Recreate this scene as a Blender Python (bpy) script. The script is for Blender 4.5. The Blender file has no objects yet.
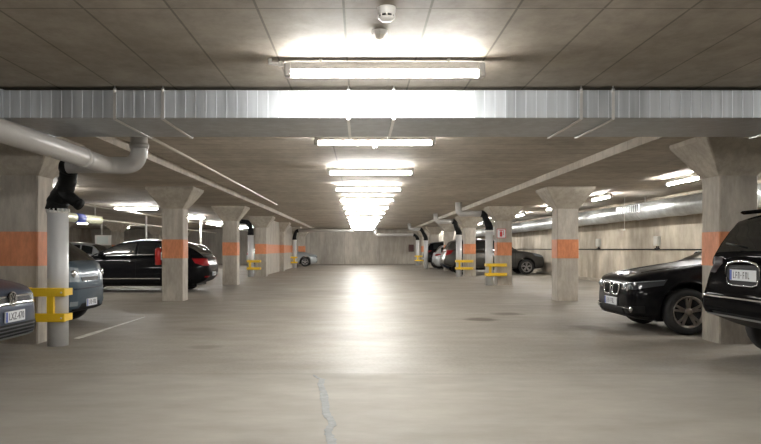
import bpy, math, random
from mathutils import Vector, Matrix
from mathutils.bvhtree import BVHTree
random.seed(7)
C = bpy.context.scene.collection
PI = math.pi
EYE = 1.2            # camera height; X right, Y depth, Z up
FLOOR_END, WALL_R, WALL_L, BACK = 57.5, 8.9, -21.0, -7.0
CEIL, DROP = 2.745, 2.615
MIDX = 0.2

# ------------------------------------------------------------------ materials
MATS = {}
EMIT = 135.
def new_mat(name):
    m = bpy.data.materials.new(name); m.use_nodes = True
    nt = m.node_tree; nt.nodes.clear()
    out = nt.nodes.new('ShaderNodeOutputMaterial')
    b = nt.nodes.new('ShaderNodeBsdfPrincipled')
    nt.links.new(b.outputs[0], out.inputs[0])
    MATS[name] = m
    return m, nt, b
def rgba(c): return (c[0], c[1], c[2], 1.0)
def plain(name, col, rough=.5, metal=0., coat=0., spec=.5, emit=0., noise=.06, nscale=40., bump=0.):
    m, nt, b = new_mat(name)
    b.inputs['Roughness'].default_value = rough
    b.inputs['Metallic'].default_value = metal
    b.inputs['Coat Weight'].default_value = coat
    b.inputs['Coat Roughness'].default_value = .04
    b.inputs['Specular IOR Level'].default_value = spec
    tc = nt.nodes.new('ShaderNodeTexCoord')
    n = nt.nodes.new('ShaderNodeTexNoise'); n.inputs['Scale'].default_value = nscale
    nt.links.new(tc.outputs['Object'], n.inputs['Vector'])
    mx = nt.nodes.new('ShaderNodeMix'); mx.data_type = 'RGBA'
    mx.inputs[6].default_value = rgba([c*(1-noise) for c in col])
    mx.inputs[7].default_value = rgba([min(1, c*(1+noise)) for c in col])
    nt.links.new(n.outputs['Fac'], mx.inputs[0])
    nt.links.new(mx.outputs[2], b.inputs['Base Color'])
    if bump:
        bp = nt.nodes.new('ShaderNodeBump'); bp.inputs['Strength'].default_value = bump
        bp.inputs['Distance'].default_value = .01
        nt.links.new(n.outputs['Fac'], bp.inputs['Height']); nt.links.new(bp.outputs[0], b.inputs['Normal'])
    if emit:
        b.inputs['Emission Color'].default_value = rgba(col)
        b.inputs['Emission Strength'].default_value = emit
    return m
def N(nt, typ, **kw):
    n = nt.nodes.new(typ)
    for k, v in kw.items():
        if k.startswith('i_'): n.inputs[k[2:].replace('_', ' ')].default_value = v
        else: setattr(n, k, v)
    return n
def mixc(nt, fac, a, b, blend='MIX'):
    mx = nt.nodes.new('ShaderNodeMix'); mx.data_type = 'RGBA'; mx.blend_type = blend
    for s, v in ((0, fac), (6, a), (7, b)):
        if hasattr(v, 'is_linked') or hasattr(v, 'links'): nt.links.new(v, mx.inputs[s])
        elif s == 0: mx.inputs[0].default_value = v
        else: mx.inputs[s].default_value = rgba(v)
    return mx.outputs[2]
def ramp(nt, fac, stops):
    r = nt.nodes.new('ShaderNodeMapRange'); r.clamp = True
    r.inputs[1].default_value, r.inputs[2].default_value = stops[0], stops[1]
    r.inputs[3].default_value, r.inputs[4].default_value = stops[2], stops[3]
    nt.links.new(fac, r.inputs[0]); return r.outputs[0]
def noise_at(nt, pos, scale3, detail=4., rough=.6):
    mp = nt.nodes.new('ShaderNodeMapping'); mp.inputs['Scale'].default_value = scale3
    nt.links.new(pos, mp.inputs['Vector'])
    n = nt.nodes.new('ShaderNodeTexNoise'); n.inputs['Scale'].default_value = 1.
    n.inputs['Detail'].default_value = detail; n.inputs['Roughness'].default_value = rough
    nt.links.new(mp.outputs[0], n.inputs['Vector']); return n.outputs['Fac']
def concrete(name, dark, light, stretch=(1.2, 1.2, 1.2), fine=(9, 9, 9), rough=.8, boards=None, seam=.45, spec=.3):
    """mottled cast concrete; boards = (rotation, offset, length, width, mortar) of the formwork panels"""
    m, nt, b = new_mat(name)
    g = nt.nodes.new('ShaderNodeNewGeometry'); pos = g.outputs['Position']
    big = noise_at(nt, pos, stretch); sm = noise_at(nt, pos, fine, 6., .7)
    col = mixc(nt, ramp(nt, big, (.3, .7, 0, 1)), dark, light)
    col = mixc(nt, ramp(nt, sm, (.30, .62, .50, 0)), col, [c*.55 for c in dark])
    h = sm
    for bi, (rot, off, ln, wd, mo) in enumerate(boards if isinstance(boards, list) else ([boards] if boards else [])):
        mp = nt.nodes.new('ShaderNodeMapping'); mp.inputs['Rotation'].default_value = rot; mp.inputs['Location'].default_value = off
        nt.links.new(pos, mp.inputs['Vector'])
        br = nt.nodes.new('ShaderNodeTexBrick'); br.offset = 0.; br.squash = 1.
        br.inputs['Scale'].default_value = 1.; br.inputs['Brick Width'].default_value = ln
        br.inputs['Row Height'].default_value = wd; br.inputs['Mortar Size'].default_value = mo
        br.inputs['Mortar Smooth'].default_value = .4
        br.inputs['Color1'].default_value = (1, 1, 1, 1); br.inputs['Color2'].default_value = (.86, .86, .86, 1)
        br.inputs['Mortar'].default_value = (1-seam, 1-seam, 1-seam, 1)
        nt.links.new(mp.outputs[0], br.inputs['Vector'])
        fac = 1.
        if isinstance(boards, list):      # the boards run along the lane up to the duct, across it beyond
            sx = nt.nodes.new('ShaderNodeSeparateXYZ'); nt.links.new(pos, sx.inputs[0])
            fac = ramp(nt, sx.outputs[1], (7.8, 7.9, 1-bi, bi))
        col = mixc(nt, fac, col, br.outputs['Color'], 'MULTIPLY')
    if isinstance(boards, list):          # light level painted in: ceiling colour dimmed in front of the duct, brighter beyond
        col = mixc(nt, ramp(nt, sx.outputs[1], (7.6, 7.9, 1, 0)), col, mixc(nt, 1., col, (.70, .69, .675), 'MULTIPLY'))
    nt.links.new(col, b.inputs['Base Color'])
    b.inputs['Roughness'].default_value = rough; b.inputs['Specular IOR Level'].default_value = spec
    bp = nt.nodes.new('ShaderNodeBump'); bp.inputs['Strength'].default_value = .25; bp.inputs['Distance'].default_value = .008
    nt.links.new(h, bp.inputs['Height']); nt.links.new(bp.outputs[0], b.inputs['Normal'])
    return m

# ceiling boards run along Y: brick x axis <- world Y, brick y axis <- world X  (rotate -90 about Z mirrored by offset)
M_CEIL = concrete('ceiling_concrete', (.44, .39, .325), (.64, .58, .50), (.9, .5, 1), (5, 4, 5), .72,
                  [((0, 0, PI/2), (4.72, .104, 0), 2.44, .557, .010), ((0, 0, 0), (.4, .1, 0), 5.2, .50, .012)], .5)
M_DROP = concrete('drop_concrete', (.42, .37, .305), (.60, .54, .46), (.5, .9, 1), (4, 5, 5), .75,
                  ((0, 0, 0), (.2, .1, 0), 2.6, .53, .008), .35)
M_WALL = concrete('wall_concrete', (.27, .23, .175), (.62, .55, .45), (.9, .8, .35), (1.7, 1.5, .9), .8,
                  ((PI/2, 0, PI/2), (0, 0, 0), 3.6, 2.75, .012), .4)
M_FAR = concrete('far_wall_concrete', (.34, .31, .265), (.62, .57, .50), (.55, .5, .22), (4., 4.2, .7), .8,
                 ((PI/2, 0, 0), (1.2, 0, 0), 2.7, 2.75, .012), .35)
M_COL = concrete('column_concrete', (.36, .325, .275), (.56, .51, .44), (3., 3., .8), (10, 10, 3.2), .75)
M_CAP = concrete('capital_concrete', (.34, .30, .245), (.50, .45, .375), (2, 2, 2), (9, 9, 9), .78)
M_ORANGE = concrete('orange_paint', (.60, .225, .105), (.74, .30, .15), (5, 5, 2), (22, 22, 7), .6)

def floor_material():
    m, nt, b = new_mat('floor_concrete')
    g = nt.nodes.new('ShaderNodeNewGeometry'); pos = g.outputs['Position']
    sx = nt.nodes.new('ShaderNodeSeparateXYZ'); nt.links.new(pos, sx.inputs[0])
    big = noise_at(nt, pos, (.33, .42, 1), 5., .6); mid = noise_at(nt, pos, (1.3, 2.6, 1), 6., .65); fine = noise_at(nt, pos, (22, 22, 1), 4., .7)
    col = mixc(nt, ramp(nt, big, (.3, .7, 0, 1)), (.225, .205, .174), (.345, .32, .28))
    col = mixc(nt, ramp(nt, mid, (.35, .68, .30, 0)), col, (.215, .185, .15))
    col = mixc(nt, ramp(nt, fine, (.3, .6, .34, 0)), col, (.14, .122, .10))
    # the front slab is duller and a little yellower than the polished far slab
    front = ramp(nt, sx.outputs[1], (7.03, 7.07, 1, 0))
    col = mixc(nt, front, col, mixc(nt, ramp(nt, mid, (.3, .7, 0, 1)), (.238, .219, .191), (.312, .288, .252)))
    # slab joints across the lane
    for y, wd in ((7.06, .016), (19.4, .02), (31.8, .03)):
        d = N(nt, 'ShaderNodeMath', operation='SUBTRACT'); nt.links.new(sx.outputs[1], d.inputs[0]); d.inputs[1].default_value = y
        a = N(nt, 'ShaderNodeMath', operation='ABSOLUTE'); nt.links.new(d.outputs[0], a.inputs[0])
        col = mixc(nt, ramp(nt, a.outputs[0], (wd*.4, wd, .6, 0)), col, (.12, .10, .085))
    # dark oil stains
    dn = noise_at(nt, pos, (3, 3, 1), 4.)
    for x, y, rx, ry, s in ((2.06, 12.5, .30, .42, .75), (2.72, 13.6, .34, .36, .6), (3.50, 11.2, .34, .42, .65), (-2.4, 11.0, .3, .3, .22), (-1.9, 9.0, .25, .22, .35)):
        mp = nt.nodes.new('ShaderNodeMapping'); mp.vector_type = 'POINT'
        mp.inputs['Location'].default_value = (-x/rx, -y/ry, 0); mp.inputs['Scale'].default_value = (1/rx, 1/ry, 0)
        nt.links.new(pos, mp.inputs['Vector'])
        ln = N(nt, 'ShaderNodeVectorMath', operation='LENGTH'); nt.links.new(mp.outputs[0], ln.inputs[0])
        ad = N(nt, 'ShaderNodeMath', operation='ADD'); nt.links.new(ln.outputs['Value'], ad.inputs[0]); nt.links.new(dn, ad.inputs[1])
        col = mixc(nt, ramp(nt, ad.outputs[0], (1.0, 1.55, min(.92, s*1.25), 0)), col, (.095, .075, .055))
    nt.links.new(col, b.inputs['Base Color'])
    r = ramp(nt, mid, (.3, .7, .60, .48))
    rm = nt.nodes.new('ShaderNodeMix'); nt.links.new(front, rm.inputs[0]); nt.links.new(r, rm.inputs[2]); rm.inputs[3].default_value = .66
    nt.links.new(rm.outputs[0], b.inputs['Roughness'])
    b.inputs['Specular IOR Level'].default_value = .15
    bp = nt.nodes.new('ShaderNodeBump'); bp.inputs['Strength'].default_value = .12; bp.inputs['Distance'].default_value = .004
    nt.links.new(mid, bp.inputs['Height']); nt.links.new(bp.outputs[0], b.inputs['Normal'])
    return m
M_FLOOR = floor_material()
def galvanised(name, col, rough, stretch):
    m, nt, b = new_mat(name)
    g = nt.nodes.new('ShaderNodeNewGeometry'); pos = g.outputs['Position']
    n = noise_at(nt, pos, stretch, 3.)
    c = mixc(nt, ramp(nt, n, (.3, .7, 0, 1)), [v*.78 for v in col], [min(1, v*1.15) for v in col])
    nt.links.new(c, b.inputs['Base Color']); b.inputs['Metallic'].default_value = .75
    nt.links.new(ramp(nt, n, (.3, .7, rough-.06, rough+.08)), b.inputs['Roughness'])
    return m
M_DUCT = galvanised('galvanised_duct', (.50, .525, .55), .40, (9, 9, .6))
M_ROUND = galvanised('galvanised_spiral', (.60, .62, .62), .34, (4, 3, 4))
M_SEAM = plain('duct_seam', (.72, .75, .78), .35, .7)
M_STEEL = plain('bright_steel', (.78, .77, .75), .28, .8)
M_PIPE = plain('grey_pipe', (.40, .385, .365), .32, 0, noise=.03)
M_CONDUIT = plain('pale_conduit', (.70, .66, .58), .35, .3)
M_DOWN = plain('pale_downpipe', (.60, .60, .60), .38, .1, noise=.03)
M_RUBBER = plain('black_rubber', (.010, .010, .010), .6, spec=.12, bump=.2, nscale=60)
M_YELLOW = plain('yellow_paint', (.80, .52, .02), .4, noise=.05)
M_WHITE = plain('white_plastic', (.72, .70, .66), .4)
M_JBOX = plain('junction_grey', (.44, .43, .38), .5)
M_HOUSE = plain('lamp_housing', (.50, .48, .45), .5)
M_TUBE = plain('lamp_tube', (1., .985, .95), .5, emit=EMIT, noise=0)
M_RED = plain('red_gloss', (.55, .025, .02), .25, coat=.5)
M_REDP = plain('red_print', (.55, .03, .03), .5)
M_LINE = concrete('line_paint', (.55, .53, .48), (.72, .70, .66), (5, 5, 5), (14, 14, 14), .6)
M_CRACK = concrete('crack_filler', (.20, .207, .207), (.27, .278, .276), (8, 8, 8), (20, 20, 20), .65)
M_GREEN = plain('exit_green', (.10, .60, .35), .4, emit=.5, noise=0)
M_PANEL = plain('pale_panel', (.60, .66, .64), .35)
# cars
def paint(name, col, metal=.0, rough=.28): return plain(name, col, rough, metal, coat=.28, spec=.02, noise=.03, nscale=300)
P_BLACK = paint('black_paint', (.006, .006, .007))
P_DEEP = plain('deep_black_paint', (.005, .005, .0055), .3, 0, coat=.09, spec=.0, noise=.02)
P_SLATE = paint('slate_paint', (.07, .085, .12), .3)
P_BLUEG = paint('bluegrey_paint', (.068, .094, .118), .15)
P_GREY = paint('grey_paint', (.075, .072, .066), .45)
P_SILVER = paint('silver_paint', (.42, .44, .45), .5)
P_NAVY = paint('navy_paint', (.03, .04, .06), .3)
P_DARKRED = paint('darkred_paint', (.06, .012, .014), .2)
M_GLASS = plain('car_glass', (.012, .014, .015), .04, spec=.6, noise=0)
M_BLACKP = plain('black_trim', (.010, .010, .010), .5, spec=.12)
M_TYRE = plain('tyre_rubber', (.014, .014, .014), .75, bump=.2)
M_RIM = plain('alloy_rim', (.36, .35, .34), .3, .85)
M_DRIM = plain('dark_alloy_rim', (.34, .31, .285), .3, .85)
M_CHROME = plain('chrome', (.62, .62, .62), .18, 1.)
M_LENS = plain('lamp_lens', (.22, .25, .27), .25, .1, coat=.12, spec=.2)
M_DLENS = plain('smoked_lens', (.06, .064, .07), .15, .2, coat=.3, spec=.3)
M_TAIL = plain('tail_lens', (.24, .008, .010), .3, coat=.12, spec=.1)
M_DTAIL = plain('dark_tail_lens', (.014, .004, .005), .4, coat=.0, spec=.04)
M_PLATE = plain('plate_white', (.66, .68, .70), .4)
M_INK = plain('plate_ink', (.07, .07, .08), .5)
M_EU = plain('plate_blue', (.03, .07, .35), .4)
M_EMB = plain('emblem_blue', (.03, .10, .4), .3)

# ------------------------------------------------------------------ mesh builder
class MB:
    def __init__(s): s.v, s.f, s.m, s.sm = [], [], [], []
    def add(s, vs, fs, mi=0, smooth=False):
        o = len(s.v); s.v += [tuple(p) for p in vs]
        for f in fs: s.f.append(tuple(i+o for i in f)); s.m.append(mi); s.sm.append(smooth)
        return s
    def box(s, x0, x1, y0, y1, z0, z1, mi=0, bev=0.):
        if bev <= 0:
            vs = [(x, y, z) for z in (z0, z1) for y in (y0, y1) for x in (x0, x1)]
            return s.add(vs, [(0, 2, 3, 1), (4, 5, 7, 6), (0, 1, 5, 4), (2, 6, 7, 3), (0, 4, 6, 2), (1, 3, 7, 5)], mi)
        b = bev
        rings = []
        for z, i in ((z0, b), (z0+b, 0), (z1-b, 0), (z1, b)):
            rings.append([(x0+i+b*(i == 0), y0+i, z), (x1-i-b*(i == 0), y0+i, z), (x1-i, y0+i+b*(i == 0), z), (x1-i, y1-i-b*(i == 0), z),
                          (x1-i-b*(i == 0), y1-i, z), (x0+i+b*(i == 0), y1-i, z), (x0+i, y1-i-b*(i == 0), z), (x0+i, y0+i+b*(i == 0), z)])
        return s.loft(rings, True, True, mi=mi)
    def loft(s, rings, cap0=False, cap1=False, closed=True, mi=0, smooth=False):
        n = len(rings[0]); vs = [p for r in rings for p in r]; fs = []
        for k in range(len(rings)-1):
            for i in range(n if closed else n-1):
                j = (i+1) % n
                fs.append((k*n+i, k*n+j, (k+1)*n+j, (k+1)*n+i))
        if cap0: fs.append(tuple(range(n-1, -1, -1)))
        if cap1: fs.append(tuple((len(rings)-1)*n+i for i in range(n)))
        return s.add(vs, fs, mi, smooth)
    def tube(s, pts, r, n=14, mi=0, cap=True, smooth=True):
        pts = [Vector(p) for p in pts]; rs = r if isinstance(r, (list, tuple)) else [r]*len(pts)
        t0 = (pts[1]-pts[0]).normalized()
        u = t0.cross(Vector((0, 0, 1)))
        if u.length < .1: u = t0.cross(Vector((0, 1, 0)))
        u.normalize(); rings = []
        for i, p in enumerate(pts):
            if i == 0: t = pts[1]-p
            elif i == len(pts)-1: t = p-pts[i-1]
            else: t = (pts[i+1]-p).normalized()+(p-pts[i-1]).normalized()
            t.normalize(); u = (u-t*u.dot(t)).normalized(); w = t.cross(u)
            rings.append([p+(u*math.cos(2*PI*k/n)+w*math.sin(2*PI*k/n))*rs[i] for k in range(n)])
        return s.loft(rings, cap, cap, mi=mi, smooth=smooth)
    def lathe(s, prof, n=24, axis='z', at=(0, 0, 0), mi=0, smooth=True, cap=True):
        rings = []
        for r, h in prof:
            ring = []
            for k in range(n):
                a = 2*PI*k/n; c, d = r*math.cos(a), r*math.sin(a)
                p = (c, d, h) if axis == 'z' else ((c, h, d) if axis == 'y' else (h, c, d))
                ring.append((p[0]+at[0], p[1]+at[1], p[2]+at[2]))
            rings.append(ring)
        return s.loft(rings, cap, cap, mi=mi, smooth=smooth)
    def build(s, name, mats, parent=None, recalc=True):
        me = bpy.data.meshes.new(name); me.from_pydata(s.v, [], s.f)
        for m in (mats if isinstance(mats, (list, tuple)) else [mats]): me.materials.append(m)
        me.polygons.foreach_set('material_index', s.m); me.polygons.foreach_set('use_smooth', s.sm)
        if recalc:
            import bmesh
            bm = bmesh.new(); bm.from_mesh(me); bmesh.ops.recalc_face_normals(bm, faces=bm.faces); bm.to_mesh(me); bm.free()
        me.update()
        o = bpy.data.objects.new(name, me); C.objects.link(o)
        if parent: o.parent = parent
        return o
def fillet(pts, r, n=7):
    """polyline with rounded corners"""
    pts = [Vector(p) for p in pts]; out = [pts[0]]
    for a, b, c in zip(pts, pts[1:], pts[2:]):
        d1, d2 = (a-b), (c-b); rr = min(r, d1.length*.49, d2.length*.49); d1.normalize(); d2.normalize()
        p, q = b+d1*rr, b+d2*rr
        for k in range(n+1):
            t = k/n; out.append(p*(1-t)**2+b*2*t*(1-t)+q*t*t)
    out.append(pts[-1]); return out
def tag(o, label=None, cat=None, group=None, kind=None):
    if label: o['label'] = label
    if cat: o['category'] = cat
    if group: o['group'] = group
    if kind: o['kind'] = kind
    return o
def thing(name, label, cat, loc=(0, 0, 0), rz=0., group=None):
    o = bpy.data.objects.new(name, None); C.objects.link(o); o.empty_display_size = .1
    o.location = loc; o.rotation_euler = (0, 0, rz); return tag(o, label, cat, group)
def copy_thing(root, label, loc=None, rz=None):
    r = root.copy(); C.objects.link(r); r['label'] = label
    if loc is not None: r.location = loc
    if rz is not None: r.rotation_euler = (0, 0, rz)
    for ch in list(root.children):
        c = ch.copy(); C.objects.link(c); c.parent = r
        for g in list(ch.children):
            d = g.copy(); C.objects.link(d); d.parent = c
    return r
def struct(o): o['kind'] = 'structure'; return o
ORD = ['first', 'second', 'third', 'fourth', 'fifth', 'sixth', 'seventh', 'eighth', 'ninth', 'tenth', 'eleventh', 'twelfth', 'thirteenth', 'fourteenth']

def pchip(pts):
    xs = [p[0] for p in pts]; ys = [p[1] for p in pts]; n = len(xs)
    dl = [(ys[i+1]-ys[i])/(xs[i+1]-xs[i]) for i in range(n-1)]
    mm = [dl[0]]+[0 if dl[i-1]*dl[i] <= 0 else 2*dl[i-1]*dl[i]/(dl[i-1]+dl[i]) for i in range(1, n-1)]+[dl[-1]]
    def f(x):
        if x <= xs[0]: return ys[0]
        if x >= xs[-1]: return ys[-1]
        i = 0
        while x > xs[i+1]: i += 1
        h = xs[i+1]-xs[i]; t = (x-xs[i])/h
        return (ys[i]*(1+2*t)*(1-t)**2+h*mm[i]*t*(1-t)**2+ys[i+1]*t*t*(3-2*t)+h*mm[i+1]*t*t*(t-1))
    return f
# ------------------------------------------------------------------ room shell
struct(MB().box(WALL_L-.2, WALL_R+.2, BACK-.2, FLOOR_END+.2, -.2, 0).build('floor', M_FLOOR))
XL, XR = -3.34, 3.82      # edges of the higher slab over the driving lane
cm = MB()
cm.box(WALL_L-.2, WALL_R+.2, BACK-.2, FLOOR_END+.2, CEIL, CEIL+.25, 0)
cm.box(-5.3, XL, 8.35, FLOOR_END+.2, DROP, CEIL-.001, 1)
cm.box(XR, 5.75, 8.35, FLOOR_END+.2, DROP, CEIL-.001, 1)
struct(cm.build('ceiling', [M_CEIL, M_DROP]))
struct(MB().box(WALL_R, WALL_R+.2, BACK-.2, FLOOR_END+.2, 0, CEIL).build('wall_right', M_WALL))
struct(MB().box(WALL_L-.2, WALL_L, BACK-.2, FLOOR_END+.2, 0, CEIL).build('wall_left', M_WALL))
struct(MB().box(WALL_L, WALL_R, FLOOR_END, FLOOR_END+.2, 0, CEIL).build('wall_far', M_FAR))
struct(MB().box(WALL_L, WALL_R, BACK-.2, BACK, 0, CEIL).build('wall_back', M_FAR))
# low concrete curb along the foot of the right wall
struct(MB().box(WALL_R-.12, WALL_R, BACK, FLOOR_END, 0, .10).build('baseboard_right', M_CAP))

# ------------------------------------------------------------------ columns
CW = .49
def make_column(label):
    t = thing('concrete_column', label, 'column', group='concrete columns')
    h, b = CW/2, .018
    def ring(a, z): return [(-a+b, -a, z), (a-b, -a, z), (a, -a+b, z), (a, a-b, z), (a-b, a, z), (-a+b, a, z), (-a, a-b, z), (-a, -a+b, z)]
    MB().loft([ring(h, 0), ring(h, 2.14)], True, True).build('shaft', M_COL, t)
    cap = MB(); cap.loft([ring(h+.004, 2.13), ring(h+.30, 2.555), ring(h+.31, DROP)], True, True)
    cap.build('capital', M_CAP, t)
    MB().loft([ring(h+.004, .985), ring(h+.004, 1.42)], True, True).build('paint_band', M_ORANGE, t)
    return t
LX, RX = -4.08-CW/2, 4.55+CW/2
ROWY = [9.3, 16.95, 24.4, 32.0, 39.5, 47.0, 54.4]
llab = ['nearest left concrete column, cut by the photo edge, grey downpipe and yellow guard beside it',
        'concrete column left of the lane with the red fire extinguisher on its side',
        'third concrete column on the left, standing just beyond the black hatchback tail',
        'fourth concrete column on the left, pale downpipe and yellow guard at its left edge',
        'fifth concrete column on the left, bare, between the two with guarded downpipes',
        'sixth concrete column on the left, guarded downpipe in front, silver car just past it',
        'last concrete column on the left before the far wall, behind the silver car']
rlab = ['nearest right concrete column, between the black sedan and the black SUV',
        'free-standing concrete column right of the lane with nothing leaning on it',
        'concrete column on the right with a fire extinguisher sign and yellow guard',
        'fourth concrete column on the right, downpipe at its left, grey SUV behind',
        'fifth concrete column on the right, its foot hidden by the dark blue car',
        'sixth concrete column on the right, rising behind the dark car tails',
        'last concrete column on the right before the far wall']
col0 = None
for X, labs in ((LX, llab), (RX, rlab)):
    for y, lb in zip(ROWY, labs):
        if col0 is None: col0 = c = make_column(lb)
        else: c = copy_thing(col0, lb)
        c.location = (X, y+CW/2, 0)
for k, (y, lb) in enumerate(((32.0, 'column in the far left row, nearest one, beside the grey downpipe of the first column'),
                             (39.5, 'column in the far left row seen over the parked silver hatchback roof'),
                             (47.0, 'column in the far left row, seen just left of the extinguisher column'),
                             (54.4, 'farthest column in the far left row, near the end wall'))):
    copy_thing(col0, lb, (-13.1, y+CW/2, 0))

w = struct(MB().box(-4.5, -4.32, 32.0+CW, 47.0, 0, DROP).build('wall_inner', M_COL))
struct(MB().box(-4.504, -4.316, 32.0+CW, 47.0, .985, 1.42).build('paint_band', M_ORANGE, w))

# ------------------------------------------------------------------ lamps
def make_lamp(label, group):
    t = thing('ceiling_light', label, 'lamp', group=group)
    L = .8125
    h = MB()
    prof = [(-.03, .092), (-.03, .042), (-.036, .036), (-.036, .029), (.036, .029), (.036, .036), (.03, .042), (.03, .092)]
    h.loft([[(x, y, z) for y, z in prof] for x in (-L+.05, L-.05)], True, True); h.build('housing', M_HOUSE, t)
    d = MB(); n = 10
    ring = [(.034*math.cos(PI+2*PI*k/n+PI/n), .028*math.sin(PI+2*PI*k/n+PI/n)) for k in range(n)]
    d.loft([[(x, y, z) for y, z in ring] for x in (-L+.06, L-.06)], True, True); d.build('tube', M_TUBE, t)
    for sgn in (-1, 1):
        e = MB(); e.box(min(sgn*L, sgn*(L-.06)), max(sgn*L, sgn*(L-.06)), -.038, .038, -.03, .093, bev=.012); e.build('end_cap', M_HOUSE, t)
    for x in (-.52, .52):
        MB().box(x-.012, x+.012, -.032, .032, .04, CEIL-EYE-1.422).build('clip', M_HOUSE, t)
    return t
LZ = EYE+1.422
lamp0 = make_lamp('long fluorescent lamp over the lane, in front of the wide metal duct', 'lamps over the driving lane')
lamp0.location = (MIDX, 5.97, LZ)
g = MB(); g.tube([(-.80, 0, .075), (-.93, 0, .085), (-.93, 0, CEIL-EYE-1.422)], .016, 8); g.tube([(-.86, 0, .08), (-.83, 0, .08)], .024, 8); g.build('cable_gland', M_WHITE, lamp0)
lane_lamp = make_lamp('long fluorescent lamp over the lane, first one beyond the wide metal duct', 'lamps over the driving lane')
lane_lamp.location = (MIDX, 9.86, LZ)
for k in range(2, 13):
    copy_thing(lane_lamp, 'fluorescent lamp over the driving lane, %s one beyond the wide metal duct' % ORD[k-1] if k < 12 else 'farthest fluorescent lamp over the driving lane, before the end wall', (MIDX, 5.97+3.89*k, LZ))
s = MB(); s.lathe([(.02, -.03), (.03, -.04), (.03, -.06), (.018, -.075)], 12); s.build('sensor', M_WHITE, lane_lamp)
for k in range(1): copy_thing(lane_lamp, 'fluorescent lamp over the lane just above the viewpoint', (MIDX, 2.08-3.89*k, LZ))
SZ = EYE+1.422
side0 = make_lamp('fluorescent lamp above the right parking bays, beside the nearest right column', 'lamps above the right parking bays'); side0.location = (6.80, 15.45, SZ); side0.rotation_euler.z = PI/2
for k in range(1, 9):
    copy_thing(side0, 'fluorescent lamp above the right parking bays, %s along the round duct' % ORD[k], (6.80, 15.45+5.24*k, SZ))
for k in range(3): copy_thing(side0, ('fluorescent lamp above the black sedan parked on the right', 'fluorescent lamp above the black SUV on the right', 'fluorescent lamp over the right bays behind the viewpoint')[k], (6.80, 15.45-5.24*(k+1), SZ))
left0 = make_lamp('fluorescent lamp over the left bays, behind the black rubber pipe fitting', 'lamps above the left parking bays'); left0.location = (-7.92, 18.27, SZ)
for k in (-2, -1, 1, 2, 3, 4):
    lb = {1: 'bright fluorescent lamp above the black hatchback on the left', 2: 'fluorescent lamp over the left bays hidden behind the extinguisher column',
          3: 'fluorescent lamp seen between the second and third left columns', 4: 'farthest fluorescent lamp of the left bays',
          -1: 'fluorescent lamp over the blue grey hatchback on the left', -2: 'fluorescent lamp over the slate hatchback on the left'}[k]
    copy_thing(left0, lb, (-7.92, 18.27+7.76*k, SZ))
for k in range(4): copy_thing(left0, 'fluorescent lamp in the far left bays, %s from the front' % ORD[k], (-15.5, 26.+7.5*k, SZ), PI/2)

# ------------------------------------------------------------------ rectangular duct across the lane
DY0, DY1, DZ0, DZ1 = 6.98, 8.16, EYE+1.244, EYE+1.51
t = thing('rectangular_duct', 'wide galvanised rectangular duct spanning the lane under the ceiling', 'duct', (0, 0, DZ0))
d = MB(); d.box(-8.5, 7.3, DY0, DY1, 0, DZ1-DZ0, bev=.006); d.build('casing', M_DUCT, t)
d = MB(); x = -8.42
while x < 7.25:
    d.box(x-.003, x+.003, DY0-.005, DY0+.001, .0, DZ1-DZ0-.002); x += .098
d.build('seam', M_SEAM, t)['kind'] = 'stuff'
for x in (-6., -3.4, 4.6):
    MB().box(x-.012, x+.012, DY0-.012, DY1+.012, -.012, DZ1-DZ0+.008).build('flange', M_DUCT, t)
hang0 = None
for X, lb in ((-2.325, 'steel duct hanger strap left of the lane, outer of the left pair'), (-1.87, 'steel duct hanger strap left of the lane, inner of the left pair'),
              (-.11, 'steel duct hanger strap over lane centre, left of the bright middle pair'), (.32, 'steel duct hanger strap over lane centre, right of the bright middle pair'),
              (2.097, 'steel duct hanger strap right of the lane, inner of the right pair'), (2.40, 'steel duct hanger strap right of the lane, outer of the right pair'),
              (4.34, 'steel duct hanger strap in front of the nearest right column')):
    if hang0 is None:
        hang0 = h = thing('duct_hanger', lb, 'hanger', group='duct hangers')
        w = .014; hh = DZ1-DZ0
        MB().box(-w, w, -.016, -.008, -.016, hh+.01).build('strap', M_STEEL, h); MB().box(-w, w, DY1-DY0+.008, DY1-DY0+.016, -.016, hh+.01).build('strap', M_STEEL, h)
        MB().box(-w, w, -.016, DY1-DY0+.016, -.018, -.008).build('cross_bar', M_STEEL, h)
        for y in (-.012, DY1-DY0+.012): MB().tube([(0, y, hh-.02), (0, y, hh+.012), (0, y, hh+.013), (0, y, CEIL-DZ0)], [.014, .014, .006, .006], 8).build('rod', M_STEEL, h)
    else: h = copy_thing(hang0, lb)
    h.location = (X, DY0, DZ0)

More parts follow.
